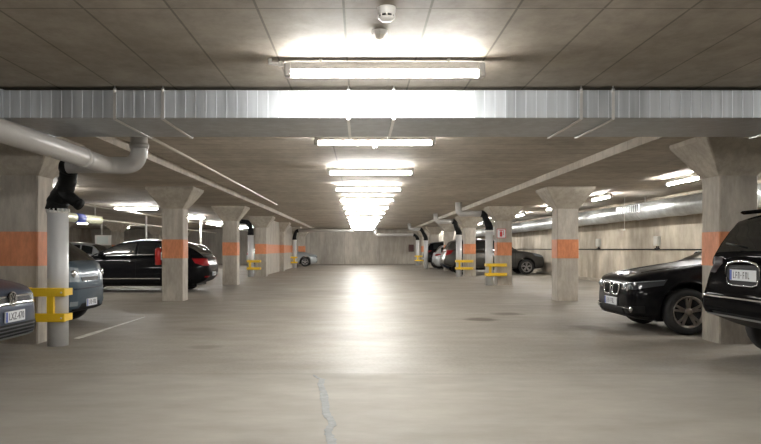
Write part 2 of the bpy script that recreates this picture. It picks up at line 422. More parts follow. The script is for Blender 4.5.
# ------------------------------------------------------------------ round duct along the right wall
t = thing('round_duct', 'long round galvanised spiral duct running along the right wall', 'duct', (8.38, 0, EYE+1.125))
d = MB(); R = .25
d.tube([(0, 3., 0), (0, FLOOR_END, 0)], R, 28); d.build('pipe', M_ROUND, t)
y = 4.
while y < FLOOR_END-1:
    for q in (0, .16): MB().lathe([(R+.002, y+q), (R+.012, y+q+.006), (R+.012, y+q+.034), (R+.002, y+q+.04)], 28, 'y', cap=False).build('joint', M_ROUND, t)
    y += 3.0
gr = MB(); gy = 22.3
gr.box(-R-.03, -.05, gy-.95, gy+.95, -.05, .19, bev=.01); gr.build('grille_box', M_ROUND, t)
gl = MB()
for k in range(12):
    y = gy-.90+k*.155; gl.box(-R-.04, -R-.028, y, y+.06, -.03, .175)
gl.build('grille', M_BLACKP, t)
for k, (y, lb) in enumerate(((12.5, 'round duct suspension band above the black sedan'), (21.6, 'round duct suspension band beside the duct grille'), (30.6, 'round duct suspension band beyond the free-standing right column'), (39.6, 'farthest visible round duct suspension band'))):
    h = thing('duct_hanger', lb, 'hanger', (8.38, y, EYE+1.125), group='round duct hangers')
    m = MB(); m.lathe([(R+.004, -.02), (R+.012, -.02), (R+.012, .02), (R+.004, .02)], 28, 'y', cap=False); m.build('band', M_STEEL, h)
    m = MB(); m.tube([(0, 0, R), (0, 0, CEIL-EYE-1.125)], .012, 8); m.build('rod', M_STEEL, h)

# conduit + junction boxes on right wall
t = tag(MB().tube([(WALL_R-.02, 3, 1.185), (WALL_R-.02, FLOOR_END, 1.185)], .018, 8).build('wall_conduit', M_RUBBER), 'thin dark conduit running level along the right concrete wall', 'conduit')
for k, (y, lb) in enumerate(((21.9, 'small white junction box on the right wall nearest the black sedan'), (27.3, 'small white junction box on the right wall beside the free-standing column'), (33.5, 'small white junction box on the right wall above the grey SUV bonnet'))):
    b = thing('junction_box', lb, 'box', (WALL_R, y, 1.42), group='junction boxes on the right wall')
    MB().box(-.10, 0, -.16, .16, -.13, .16, bev=.012).build('case', M_JBOX, b)
    MB().box(-.112, -.10, -.12, .12, -.09, .12, bev=.004).build('cover', M_JBOX, b)
    for q in (-.06, .06):
        MB().tube([(-.04, q, -.13), (-.04, q, -.20)], .016, 8).build('cable', M_RUBBER, b); MB().box(-.09, 0, q-.04, q+.04, -.235, -.19).build('socket', M_BLACKP, b)
t = thing('sprinkler', 'slim pendant sprinkler hanging under the round duct', 'sprinkler', (7.95, 22.1, 1.77))
MB().tube([(0, 0, .03), (0, 0, CEIL-1.77)], .011, 8).build('drop_pipe', M_STEEL, t)
MB().lathe([(.012, .03), (.03, .01), (.03, 0), (.008, -.03)], 10).build('head', M_WHITE, t)

# ------------------------------------------------------------------ ceiling conduits
tag(MB().tube([(-2.84, 8.4, CEIL-.03), (-2.84, 25, CEIL-.03)], .022, 8).build('ceiling_conduit', M_CONDUIT), 'thin pale conduit along the ceiling left of the lane lamps', 'conduit')
tag(MB().tube([(-7.9, 8, EYE+1.27), (-7.9, 52, EYE+1.27)], .03, 8).build('ceiling_conduit', M_CONDUIT), 'pale pipe above the left parking bays, running over the black hatchback', 'conduit')
tag(MB().tube([(-10.2, 20, EYE+1.15), (-10.2, 52, EYE+1.15)], .04, 8).build('ceiling_conduit', M_CONDUIT), 'second pale pipe deep in the left bays, beyond the black hatchback', 'conduit')
t = thing('insulated_duct', 'short yellowish insulated duct with a blue mark in the left bays', 'duct', (-9.3, 0, EYE+1.02))
MB().tube([(0, 14, 0), (0, 26.2, 0)], .15, 20).build('pipe', plain('yellowish_wrap', (.60, .60, .42), .35, .25), t)
MB().lathe([(.153, 23.9), (.157, 23.9), (.157, 24.6), (.153, 24.6)], 20, 'y', cap=False).build('mark', plain('blue_mark', (.08, .12, .5), .5), t)
for y in (15., 19., 23., 25.8): MB().box(-.02, .02, y-.01, y+.01, .14, CEIL-EYE-1.02).build('hanger', M_STEEL, t)
# poles and panel on the left
t = thing('hanging_panel', 'small white framed panel hanging on a thin pole above the parked cars', 'sign', (-12.2, 34.9, 1.38))
MB().box(-.38, .38, -.02, .02, 0, .48).build('frame', M_WHITE, t)
MB().box(-.30, .24, -.026, -.018, .06, .42).build('face', M_PANEL, t)
MB().tube([(-.06, 0, .48), (-.06, 0, CEIL-1.38)], .04, 8).build('pole', M_WHITE, t)
tag(MB().tube([(-9.6, 33., 0), (-9.6, 33., CEIL)], .045, 10).build('pole', M_WHITE), 'slim white pole rising behind the black hatchback roof', 'pole')
tag(MB().tube([(-7.4, 34.2, 0), (-7.4, 34.2, CEIL)], .05, 10).build('pole', M_WHITE), 'slim white pole seen right of the extinguisher column', 'pole')

# ------------------------------------------------------------------ detectors, exit sign
t = thing('smoke_detector', 'round white smoke detector on the ceiling, nearer the top edge', 'detector', (.17, 4.70, CEIL))
MB().lathe([(.058, 0), (.06, -.012), (.052, -.045), (.05, -.05)], 24).build('base', M_WHITE, t)
MB().lathe([(.046, -.048), (.046, -.066)], 24).build('vent', M_BLACKP, t)
m = MB(); m.lathe([(.052, -.064), (.052, -.072), (.034, -.088), (.02, -.09)], 24)
for k in range(8):
    a = k*PI/4; m.tube([(.05*math.cos(a), .05*math.sin(a), -.048), (.05*math.cos(a), .05*math.sin(a), -.068)], .005, 6)
m.build('cap', M_WHITE, t)
t = thing('heat_detector', 'small pointed cream detector on the ceiling just above the first lamp', 'detector', (.14, 5.2, CEIL))
MB().lathe([(.054, 0), (.056, -.02), (.05, -.034)], 8, smooth=False).build('base', M_WHITE, t)
MB().lathe([(.05, -.032), (.03, -.055), (.008, -.066)], 8, smooth=False).build('cone', M_CONDUIT, t)
t = thing('exit_sign', 'small green emergency exit sign hanging among the lane lamps', 'sign', (.15, 22.0, 2.36))
MB().box(-.17, .17, -.012, .012, 0, .17).build('panel', M_GREEN, t)
m = MB()
m.lathe([(.0, -.016), (.016, -.016), (.016, -.013), (0, -.013)], 10, 'y', at=(.02, 0, .135))
m.loft([[(-.01, -.015, .115), (.03, -.015, .118), (.015, -.015, .07), (-.02, -.015, .07)], [(-.01, -.013, .115), (.03, -.013, .118), (.015, -.013, .07), (-.02, -.013, .07)]], True, True)
for p in (((-.01, .07), (-.05, .03)), ((.01, .07), (.03, .045)), ((.03, .045), (.015, .015)), ((.02, .11), (.06, .09)), ((0, .11), (-.035, .085))):
    m.tube([(p[0][0], -.014, p[0][1]), (p[1][0], -.014, p[1][1])], .007, 6)
m.box(-.13, -.09, -.016, -.012, .02, .15)
m.build('running_figure', M_WHITE, t)
for q in (-.1, .1): MB().tube([(q, 0, .17), (q, 0, CEIL-2.36)], .006, 6).build('wire', M_STEEL, t)

# ------------------------------------------------------------------ downpipes with rubber fittings and yellow guards
def downpipe(label, X, Y, ztop, r, boot, spur=None, feed=None, feed_r=.1):
    t = thing('downpipe', label, 'pipe', (X, Y, 0), group='grey downpipes beside the columns')
    MB().lathe([(r, 0), (r, ztop)], 24).build('pipe', M_DOWN, t)
    m = MB(); m.lathe([(r+.008, ztop-.06), (r+.008, ztop-.03)], 24)
    for k in range(16):
        a = 2*PI*k/16; c, s_ = math.cos(a)*(r+.006), math.sin(a)*(r+.006)
        m.tube([(c, s_, ztop-.05), (c, s_, ztop)], .011, 6)
    m.build('clamp_ring', M_WHITE, t)
    m = MB(); P = fillet([b[:3] for b in boot], .12); rs = []
    cum = [0.]
    for a, b in zip(P, P[1:]): cum.append(cum[-1]+(b-a).length)
    for i, c in enumerate(cum):
        f = c/cum[-1]; base = (r+.012)+((boot[-1][3])-(r+.012))*min(1, f*1.7)
        rs.append(base+.006*math.sin(f*50))
    m.tube(P, rs, 18)
    m.tube([P[-1]-(P[-1]-P[-2]).normalized()*.05, P[-1]+(P[-1]-P[-2]).normalized()*.01], boot[-1][3]+.014, 18)
    if spur: m.tube([spur[0], spur[1]], [.085, .062], 14); m.tube([Vector(spur[1])*.85+Vector(spur[0])*.15, spur[1]], .072, 14)
    m.build('rubber_elbow', M_RUBBER, t)
    if feed: MB().tube(fillet(feed, .16), feed_r, 16).build('feed_pipe', M_PIPE, t)
    return t
# nearest left
downpipe('thick pale grey downpipe with black rubber fitting at the nearest left column', -3.76, 9.15, 1.70, .125,
         [(-.02, 0, 1.68), (0, -.0, 1.80), (.15, -.1, 1.98), (.26, -.30, 2.2, .108)], ((.10, -.10, 1.90), (.34, -.16, 1.735)), None)
t = thing('drain_pipe', 'large grey drain pipe with elbow left, passing under the metal duct', 'pipe', (0, 0, 2.19))
MB().tube(fillet([(-3.0, 2.5, 0), (-3.0, 8.72, 0), (-2.62, 8.72, 0), (-2.62, 8.72, CEIL-2.19)], .19, 9), .1, 20).build('main_run', M_PIPE, t)
MB().tube([(-3.48, 8.76, 0), (-3.0, 8.72, 0)], .088, 18).build('branch', M_PIPE, t)
MB().tube([(-2.62, 8.72, .20), (-2.62, 8.72, .26)], .112, 20).build('socket', M_PIPE, t); MB().tube([(-3.0, 7.9, 0), (-3.0, 8.0, 0)], .112, 20).build('socket', M_PIPE, t)
downpipe('grey downpipe with black elbow beside the signed right column', 4.28, 24.35, 1.83, .125,
         [(0, 0, 1.82), (0, 0, 1.95), (-.10, 0, 2.15), (-.16, 0, 2.35), (-.26, 0, 2.37, .1)], None,
         [(-.22, 0, 2.37), (-1.02, 0, 2.37), (-1.02, 0, CEIL)])
downpipe('grey downpipe with black elbow at the fourth right column', 4.29, 31.9, 1.82, .125,
         [(0, 0, 1.81), (0, 0, 1.95), (-.12, 0, 2.15), (-.16, 0, 2.36), (-.26, 0, 2.40, .1)], None,
         [(-.22, 0, 2.40), (-1.0, 0, 2.40), (-1.0, 0, CEIL)])
downpipe('grey downpipe at the sixth right column, beside the dark car tails', 3.98, 44.4, 1.72, .125,
         [(0, 0, 1.71), (0, 0, 1.9), (-.12, 0, 2.1), (-.25, 0, 2.36), (-.34, 0, 2.40, .1)], None, [(-.3, 0, 2.40), (-1.0, 0, 2.40), (-1.0, 0, CEIL)])
downpipe('farthest right downpipe, before the end wall', 4.23, 54.0, 1.86, .125,
         [(0, 0, 1.85), (0, 0, 2.0), (-.12, 0, 2.15), (-.2, 0, 2.22), (-.3, 0, 2.24, .1)], None, [(-.26, 0, 2.24), (-3.1, 0, 2.24), (-3.1, 0, CEIL)])
downpipe('pale downpipe with arched black elbow at the fourth left column', -4.72, 31.75, 1.80, .125,
         [(0, 0, 1.79), (0, 0, 2.1), (-.1, 0, 2.36), (-.45, 0, 2.40, .1)], None, [(-.4, 0, 2.40), (-.75, 0, 2.40), (-.75, 0, DROP)])
downpipe('pale downpipe in front of the sixth left column, beside the silver car', -4.1, 46.0, 1.78, .125,
         [(0, 0, 1.77), (0, 0, 1.95), (.06, 0, 2.2), (.14, 0, 2.33), (.24, 0, 2.35, .1)], None, [(.2, 0, 2.35), (3.7, 0, 2.35), (3.7, 0, CEIL)])
def guard(label, X, Y, x0, x1, post, ycol, z1=.62, z2=.31):
    """two flat bars in front of the pipe, tied by a short post and returned to the column face"""
    t = thing('pipe_guard', label, 'guard', (X, Y, 0), group='yellow pipe guards')
    for z in (z1, z2):
        m = MB(); m.box(x0, x1, -.03, .03, z, z+.105, bev=.008)
        m.box(x0, x0+.06, .02, ycol, z+.01, z+.095)
        m.box(x1-.05, x1, .02, .22, z+.01, z+.095)
        m.build('bar', M_YELLOW, t)
    MB().box(post-.04, post+.04, -.026, .026, z2+.1, z1+.005).build('post', M_YELLOW, t)
    for z in (z1, z2):
        for x in (x0+.04, x1-.04): MB().lathe([(.012, -.038), (.012, -.028)], 6, 'y', at=(x, 0, z+.05)).build('bolt', M_STEEL, t)
guard('yellow steel guard around the nearest left downpipe', -3.79, 8.96, -.42, .20, .02, .35)
guard('yellow steel guard around the downpipe of the signed right column', 4.28, 24.16, -.15, .55, .0, .25)
guard('yellow steel guard around the fourth right downpipe', 4.29, 31.7, -.15, .6, .0, .32)
guard('yellow steel guard around the farthest right downpipe', 4.23, 53.8, -.2, .55, .0, .62)
guard('yellow steel guard around the fourth left downpipe', -4.72, 31.55, -.14, .45, .0, .46)
guard('yellow steel guard around the sixth left downpipe', -4.1, 45.8, -.45, .2, .0, 1.22)

# fire extinguisher on column and sign
t = thing('fire_extinguisher', 'red fire extinguisher on the side of the second left column', 'fire extinguisher', (-4.1-CW-.09, 17.05, .83))
MB().lathe([(.06, 0), (.075, .015), (.075, .33), (.06, .38), (.028, .40)], 20).build('cylinder', M_RED, t)
m = MB(); m.lathe([(.02, .40), (.02, .44)], 12); m.box(-.05, .03, -.012, .012, .43, .455); m.box(-.06, .02, -.012, .012, .465, .478); m.build('valve', M_BLACKP, t)
MB().tube(fillet([(-.02, -.01, .43), (-.09, -.02, .40), (-.085, -.03, .18)], .05), .01, 8).build('hose', M_RUBBER, t)
MB().box(.06, .091, -.03, .03, .12, .3).build('bracket', M_STEEL, t)
t = thing('wall_sign', 'white fire extinguisher sign with red symbol on the third right column', 'sign', (4.52+.17, 24.4, 1.56))
MB().box(-.15, .15, -.012, 0, 0, .31).build('plate', M_PLATE, t)
m = MB()
m.box(-.15, .15, -.014, -.012, 0, .018); m.box(-.15, .15, -.014, -.012, .292, .31); m.box(-.15, -.132, -.014, -.012, .018, .292); m.box(.132, .15, -.014, -.012, .018, .292)
m.loft([[(-.05, y, .05), (.03, y, .05), (.03, y, .19), (.01, y, .22), (-.03, y, .22), (-.05, y, .19)] for y in (-.015, -.012)], True, True)
m.box(-.025, .005, -.015, -.012, .22, .26); m.box(-.07, .06, -.015, -.012, .25, .272); m.box(.055, .075, -.015, -.012, .10, .262)
m.build('symbol', M_REDP, t)
t = thing('hose_cabinet', 'small dark red fire box mounted on the far end wall', 'box', (4.0, FLOOR_END, 1.0))
MB().box(-.2, .2, -.2, 0, 0, .55, bev=.02).build('case', plain('dark_red', (.05, .016, .014), .5), t)
MB().box(-.16, .16, -.215, -.2, .05, .50).build('door', plain('dark_red_door', (.07, .018, .015), .5), t)

# ------------------------------------------------------------------ floor markings
m = MB()
m.loft([[(-3.80-.05*w_, y_, 0), (-3.80+.05*w_, y_, 0), (-3.80+.05*w_, y_, .003), (-3.80-.05*w_, y_, .003)] for y_, w_ in ((9.85, .7), (10.0, 1.), (10.5, 1.1), (10.9, .7), (11.3, .5), (11.8, .55), (12.6, .3), (13.0, .15))], True, True)
tag(m.build('parking_line', M_LINE), 'worn white parking line on the floor beside the blue grey car', 'floor marking')
pts = [(-.44, 7.0), (-.40, 6.85), (-.345, 6.75), (-.35, 6.55), (-.33, 6.35), (-.30, 6.1), (-.285, 5.85), (-.262, 5.6), (-.25, 5.4), (-.215, 5.2), (-.19, 5.05), (-.21, 4.85), (-.18, 4.6), (-.17, 4.3)]
wd = [.008, .02, .035, .045, .035, .045, .05, .038, .045, .04, .05, .035, .045, .03]
L, Rr = [], []
for (x, y), w in zip(pts, wd):
    pass
pp, ww = pchip([(-y, x) for x, y in pts]), pchip([(-p[1], w) for p, w in zip(pts, wd)])
for k in range(91):
    y = 7.0-k*.03; x, w = pp(-y), ww(-y)
    L.append((x-w*.5-random.uniform(0, .014), y)); Rr.append((x+w*.5+random.uniform(0, .014), y))
m = MB(); m.loft([[(a[0], a[1], 0), (b[0], b[1], 0), (b[0], b[1], .003), (a[0], a[1], .003)] for a, b in zip(L, Rr)], True, True)
tag(m.build('crack_repair', M_CRACK), 'pale jagged strip of crack filler in the foreground floor', 'floor marking')

# ------------------------------------------------------------------ cars
HATCH = dict(L=4.2, W=1.78, top=[(0, .56), (.025, .66), (.07, .735), (.2, .79), (.6, .87), (1.0, .93), (1.3, .96), (2.2, .97), (3.6, 1.0), (3.95, .98), (4.13, .88), (4.2, .70)],
             roof=[(1.02, .94), (1.5, 1.21), (1.95, 1.42), (2.5, 1.48), (3.2, 1.465), (3.75, 1.38), (4.02, 1.14), (4.14, .90)],
             bot=[(0, .36), (.03, .27), (.12, .22), (.4, .19), (3.8, .20), (4.1, .27), (4.2, .42)],
             plan=[(0, .56), (.03, .66), (.08, .75), (.16, .83), (.3, .91), (.55, .97), (1., 1.), (3.2, 1.), (3.85, .95), (4.1, .87), (4.2, .74)],
             axles=(.86, 3.44), r=.315, ws=(1.10, 1.93), rw=(3.72, 4.10), sides=[(1.35, 2.38), (2.44, 3.3), (3.36, 3.8)])
SEDAN = dict(L=4.82, W=1.83, top=[(0, .58), (.02, .70), (.06, .765), (.25, .83), (.7, .91), (1.1, .97), (1.40, 1.01), (2.4, 1.01), (4.0, 1.06), (4.45, 1.06), (4.72, .98), (4.82, .76)],
             roof=[(1.30, .99), (1.8, 1.25), (2.3, 1.45), (2.8, 1.51), (3.4, 1.49), (4.0, 1.36), (4.5, 1.12), (4.62, 1.02)],
             bot=[(0, .33), (.03, .26), (.12, .21), (.4, .18), (4.3, .2), (4.7, .3), (4.82, .45)],
             plan=[(0, .66), (.03, .75), (.1, .845), (.3, .93), (.6, .975), (1.1, 1.), (3.6, 1.), (4.4, .95), (4.72, .86), (4.82, .74)],
             axles=(.76, 3.64), r=.325, ws=(1.42, 2.26), rw=(3.85, 4.56), sides=[(1.65, 2.75), (2.81, 3.6), (3.66, 4.1)])
SUV = dict(L=4.75, W=1.92, top=[(0, .66), (.03, .78), (.08, .86), (.25, .95), (.7, 1.04), (1.15, 1.10), (1.5, 1.13), (2.4, 1.12), (4.1, 1.17), (4.5, 1.15), (4.64, 1.02), (4.70, .82), (4.75, .70)],
           roof=[(1.25, 1.11), (1.7, 1.38), (2.1, 1.58), (2.6, 1.68), (3.4, 1.68), (4.1, 1.62), (4.36, 1.56), (4.5, 1.36), (4.62, 1.14)],
           bot=[(0, .46), (.04, .36), (.15, .30), (.5, .27), (4.1, .30), (4.45, .38), (4.6, .44), (4.7, .475), (4.75, .53)],
           plan=[(0, .72), (.03, .81), (.1, .89), (.3, .95), (.6, .985), (1.1, 1.), (3.8, 1.), (4.4, .97), (4.62, .92), (4.71, .88), (4.75, .82)],
           axles=(.88, 3.85), r=.36, ws=(1.33, 2.06), rw=(4.38, 4.6), sides=[(1.55, 2.55), (2.61, 3.45), (3.52, 4.2)])
MPV = dict(L=4.0, W=1.68, top=[(0, .60), (.03, .80), (.07, .92), (.14, .99), (.3, 1.03), (.7, 1.05), (2.0, 1.0), (3.4, 1.03), (3.8, 1.0), (3.95, .9), (4.0, .72)],
           roof=[(.10, .95), (.45, 1.25), (.8, 1.47), (1.3, 1.60), (2.8, 1.60), (3.5, 1.50), (3.8, 1.25), (3.92, .95)],
           bot=[(0, .36), (.03, .28), (.1, .23), (.3, .2), (3.6, .2), (3.9, .28), (4.0, .42)],
           plan=[(0, .66), (.03, .76), (.1, .86), (.25, .94), (.5, .98), (1., 1.), (3.2, 1.), (3.7, .95), (3.92, .87), (4.0, .74)],
           axles=(.62, 3.16), r=.31, ws=(.17, .95), rw=(3.55, 3.88), sides=[(.85, 1.95), (2.01, 2.85), (2.9, 3.5)])
def make_wheel(parent, x, y, r, rim_mat, side):
    n = 28; w = .105
    m = MB(); m.lathe([(r*.66, -w), (r*.90, -w), (r*.98, -w*.75), (r, -w*.35), (r, w*.35), (r*.98, w*.75), (r*.90, w), (r*.66, w), (r*.63, w*.6), (r*.63, -w*.6)], n, 'y', cap=False)
    m.loft([[(r*.66*math.cos(2*PI*k/n), yy, r*.66*math.sin(2*PI*k/n)) for k in range(n)] for yy in (-w*.2, w*.2)], True, True)
    o = m.build('wheel', M_TYRE, parent); o.location = (x, y, r)
    m = MB(); s = side; yo = s*w
    m.lathe([(r*.60, s*w*.5), (r*.67, yo*.96), (r*.69, yo*1.02), (r*.66, yo*1.03), (r*.58, yo*.55)], n, 'y', cap=False)
    for k in range(5):
        a = 2*PI*k/5+.3
        for da in (-.17, .17):
            c0, s0 = math.cos(a+da*.5), math.sin(a+da*.5); c1, s1 = math.cos(a+da), math.sin(a+da)
            px, pz = -math.sin(a), math.cos(a)
            q = []
            for (cc, ss, rr, hw, yy) in ((c0, s0, .12, .03, .80), (c1, s1, .64, .022, .98)):
                bx, bz = cc*rr*r, ss*rr*r; hw2 = hw*r*2.2
                q.append([(bx+px*hw2, yo*yy, bz+pz*hw2), (bx-px*hw2, yo*yy, bz-pz*hw2), (bx-px*hw2, yo*(yy-.25), bz-pz*hw2), (bx+px*hw2, yo*(yy-.25), bz+pz*hw2)])
            m.loft(q, True, True)
    m.build('rim', rim_mat, o)
    m = MB(); m.lathe([(r*.17, yo*.6), (r*.17, yo*.82), (r*.12, yo*.9)], 16, 'y'); m.build('hub_cap', rim_mat, o)
def text_mesh(txt, size, name, mat, parent, loc, rot, sx=1.):
    cu = bpy.data.curves.new('t', 'FONT'); cu.body = txt; cu.size = size; cu.align_x = 'CENTER'; cu.align_y = 'CENTER'; cu.extrude = .001; cu.resolution_u = 2
    tmp = bpy.data.objects.new('t', cu); C.objects.link(tmp); bpy.context.view_layer.update()
    me = bpy.data.meshes.new_from_object(tmp.evaluated_get(bpy.context.evaluated_depsgraph_get())); bpy.data.objects.remove(tmp)
    me.materials.clear(); me.materials.append(mat)
    o = bpy.data.objects.new(name, me); C.objects.link(o); o.parent = parent; o.location = loc; o.rotation_euler = rot; o.scale = (sx, 1, 1); return o
class Car: pass
def make_car(label, kind, mat, loc, heading, group=None, cat='car', rim=M_RIM, over=None, name='car'):
    """local +x is forward; origin on the floor under the middle of the car"""
    S = dict(kind)
    if over: S.update(over)
    L, W = S['L'], S['W']; ft, fr, fb, fp = pchip(S['top']), pchip(S['roof']), pchip(S['bot']), pchip(S['plan'])
    root = thing(name, label, cat, loc, heading, group); H = L/2
    c = Car(); c.root, c.S = root, S
    ra = S['r']+.055
    ds = set([0, .012, .03, .055, .09, .14, L, L-.012, L-.03, L-.055, L-.09, L-.14])
    k = .2
    while k < L-.16: ds.add(round(k, 3)); k += .07
    for ax in S['axles']:
        for q in range(-12, 13): ds.add(round(ax+ra*math.sin(q/12*PI/2), 4))
    ds = sorted(ds); dd = [ds[0]]
    for d in ds[1:]:
        if d-dd[-1] > .008: dd.append(d)
    prof = [(0, 0), (.70, 0), (.93, .03), (.985, .17), (1., .38), (.998, .56), (.985, .68), (.972, .72), (.955, .83), (.915, .94), (.85, 1.), (.5, 1.02), (0, 1.03)]
    rings = []
    for d in dd:
        z0, z1, hw = fb(d), ft(d), fp(d)*W/2; lo = z0
        for ax in S['axles']:
            if abs(d-ax) < ra: lo = max(lo, S['r']+math.sqrt(ra*ra-(d-ax)**2))
        half = []
        for i, (yy, zz) in enumerate(prof):
            z = z0+(z1-z0)*zz
            if i < 2: z = lo
            z = max(z, lo+.012*max(0, i-1))
            half.append((yy*hw, min(z, z1+.02) if i > 8 else z))
        ring = [(H-d, y, z) for y, z in half]+[(H-d, -y, z) for y, z in reversed(half[1:-1])]
        rings.append(ring)
    b = MB(); b.loft(rings, True, True, smooth=True)
    n = len(rings[0]); under = (0, 1, n-2, n-1)
    for fi, f in enumerate(b.f[:-2]):
        if fi % n in (0, n-1): b.m[fi] = 1
    body = b.build('body', [mat, M_BLACKP], root); c.body = body
    # cabin
    r0, r1 = S['roof'][0][0], S['roof'][-1][0]
    ts, ss = [0, .12, .3, .5, .7, .88, 1.], [.06, .14, .3, .5, .75, 1.]
    def sect(d):
        base = ft(d)-.02; zr = max(fr(d), base+.01); h = zr-base
        bw = fp(d)*W/2*.925; tum = .30 if W < 1.9 else .26; rw = bw-tum*h-.5*max(0, h-.3)*.15
        rz = zr-min(.055, h*.2)
        pts = []
        for t in ts: pts.append((bw+(rw-bw)*t+.012*math.sin(PI*t), base+(rz-base)*t))
        for s_ in ss: pts.append((rw*(1-s_), rz+(zr-rz)*math.sin(s_*PI/2)**.8))
        return pts
    def lerp_sect(d, v):          # v in 0..len-1
        P = sect(d); i = min(int(v), len(P)-2); f = v-i
        return (P[i][0]*(1-f)+P[i+1][0]*f, P[i][1]*(1-f)+P[i+1][1]*f)
    NR = 40; rings = []
    for k in range(NR+1):
        d = r0+(r1-r0)*k/NR; half = sect(d)
        rings.append([(H-d, y, z) for y, z in half]+[(H-d, -y, z) for y, z in reversed(half[:-1])])
    cb = MB(); cb.loft(rings, True, True, smooth=True); cb.build('cabin', mat, root)
    bv, bf = b.v+cb.v, b.f+[tuple(i+len(b.v) for i in f) for f in cb.f]
    c.bvh = BVHTree.FromPolygons([Vector(p) for p in bv], bf)
    c.bvh_body = BVHTree.FromPolygons([Vector(p) for p in b.v], b.f)
    def glass(name, d0, d1, v0, v1, sgn, nx=14, nv=8, off=.006, minh=.10):
        m = MB(); rows = []
        for k in range(nx+1):
            d = d0+(d1-d0)*k/nx
            if fr(d)-ft(d) < minh: continue
            row = []
            for q in range(nv+1):
                y, z = lerp_sect(d, v0+(v1-v0)*q/nv)
                y2, z2 = lerp_sect(d, min(v0+(v1-v0)*q/nv+.05, len(ts)+len(ss)-1.001)); ty, tz = y2-y, z2-z; l = math.hypot(ty, tz) or 1
                ny, nz = tz/l, -ty/l
                e = 1e-2; ya, za = lerp_sect(min(d+e, r1), v0+(v1-v0)*q/nv); slope = (za-z)/e
                row.append((H-d+off*(1. if slope > .25 else (-1. if slope < -.25 else 0)), sgn*(y+off*ny), z+off*abs(nz)))
            rows.append(row)
        if len(rows) > 1: m.loft(rows, closed=False, smooth=True); m.build(name, M_GLASS, root)
    for d0, d1 in S['sides']:
        for sgn in (-1, 1): glass('side_window', d0, d1, .6, 5.2, sgn)
    def screen(name, d0, d1):
        m = MB(); rows = []
        for k in range(13):
            d = d0+(d1-d0)*k/12; P = sect(d); e = .01
            sl = (fr(min(d+e, r1))-fr(max(d-e, r0))); nl = math.hypot(sl, 2*e); nx_, nz_ = sl/nl, 2*e/nl   # normal in x(forward=-d)/z
            P2 = P[7:]; half = [(y, z) for y, z in P2]
            row = [(H-d+.006*nx_, y, z+.006*nz_) for y, z in half]+[(H-d+.006*nx_, -y, z+.006*nz_) for y, z in reversed(half[:-1])]
            rows.append(row)
        m.loft(rows, closed=False, smooth=True); m.build(name, M_GLASS, root)
    screen('windshield', *S['ws']); screen('rear_window', *S['rw'])
    for ax in S['axles']:
        for sgn in (-1, 1): make_wheel(root, H-ax, sgn*(W/2-.115), S['r'], rim, sgn)
    u = MB(); u.box(-H+(.35 if S['r'] < .35 else .8), H-.4, -W*.36, W*.36, .17 if S['r'] < .35 else .30, .55); u.build('underbody', M_BLACKP, root)
    c.H = H; c.ft = ft; c.fp = fp; c.sect = sect
    return c
def patch(c, name, top, bot, direction, mat, off=.006, depth=.03, n=10, m_=5, parent=None, bvh=None):
    """surface piece laid on the bodywork: outline given by two polylines of 3-D points, projected along direction"""
    dv = Vector(direction).normalized(); bvh = bvh or c.bvh
    def poly(pts, t):
        P = [Vector(p) for p in pts]; t *= len(P)-1; i = min(int(t), len(P)-2); return P[i].lerp(P[i+1], t-i)
    front = []
    for a in range(n+1):
        t = a/n; A, B = poly(top, t), poly(bot, t)
        for q in range(m_+1):
            p = A.lerp(B, q/m_); hit = bvh.ray_cast(p-dv*3, dv)
            if hit[0] is None: hit = bvh.find_nearest(p)
            front.append(hit[0]-dv*off)
    back = [p+dv*depth for p in front]
    w = m_+1; fs = []
    for a in range(n):
        for q in range(m_):
            i = a*w+q; fs.append((i, i+1, i+w+1, i+w))
    N0 = len(front); fb_ = [tuple(j+N0 for j in reversed(f)) for f in fs]
    side = []
    edge = [q for q in range(w)]+[a*w+m_ for a in range(1, n+1)]+[n*w+q for q in range(m_-1, -1, -1)]+[a*w for a in range(n-1, 0, -1)]
    for i, j in zip(edge, edge[1:]+edge[:1]): side.append((i, j, j+N0, i+N0))
    mb = MB(); mb.add(front+back, fs+fb_, 0, True); mb.add(front+back, side, 0, False)
    return mb.build(name, mat, parent or c.root)
def both(c, name, top, bot, direction, mat, **kw):
    out = []
    for s in (1, -1):
        out.append(patch(c, name, [(p[0], s*p[1], p[2]) for p in top], [(p[0], s*p[1], p[2]) for p in bot], (direction[0], s*direction[1], direction[2]), mat, **kw))
    return out
def hit_x(c, y, z, s=1):
    h = c.bvh_body.ray_cast(Vector((s*5, y, z)), Vector((-s, 0, 0))); return h[0].x if h[0] else s*c.H
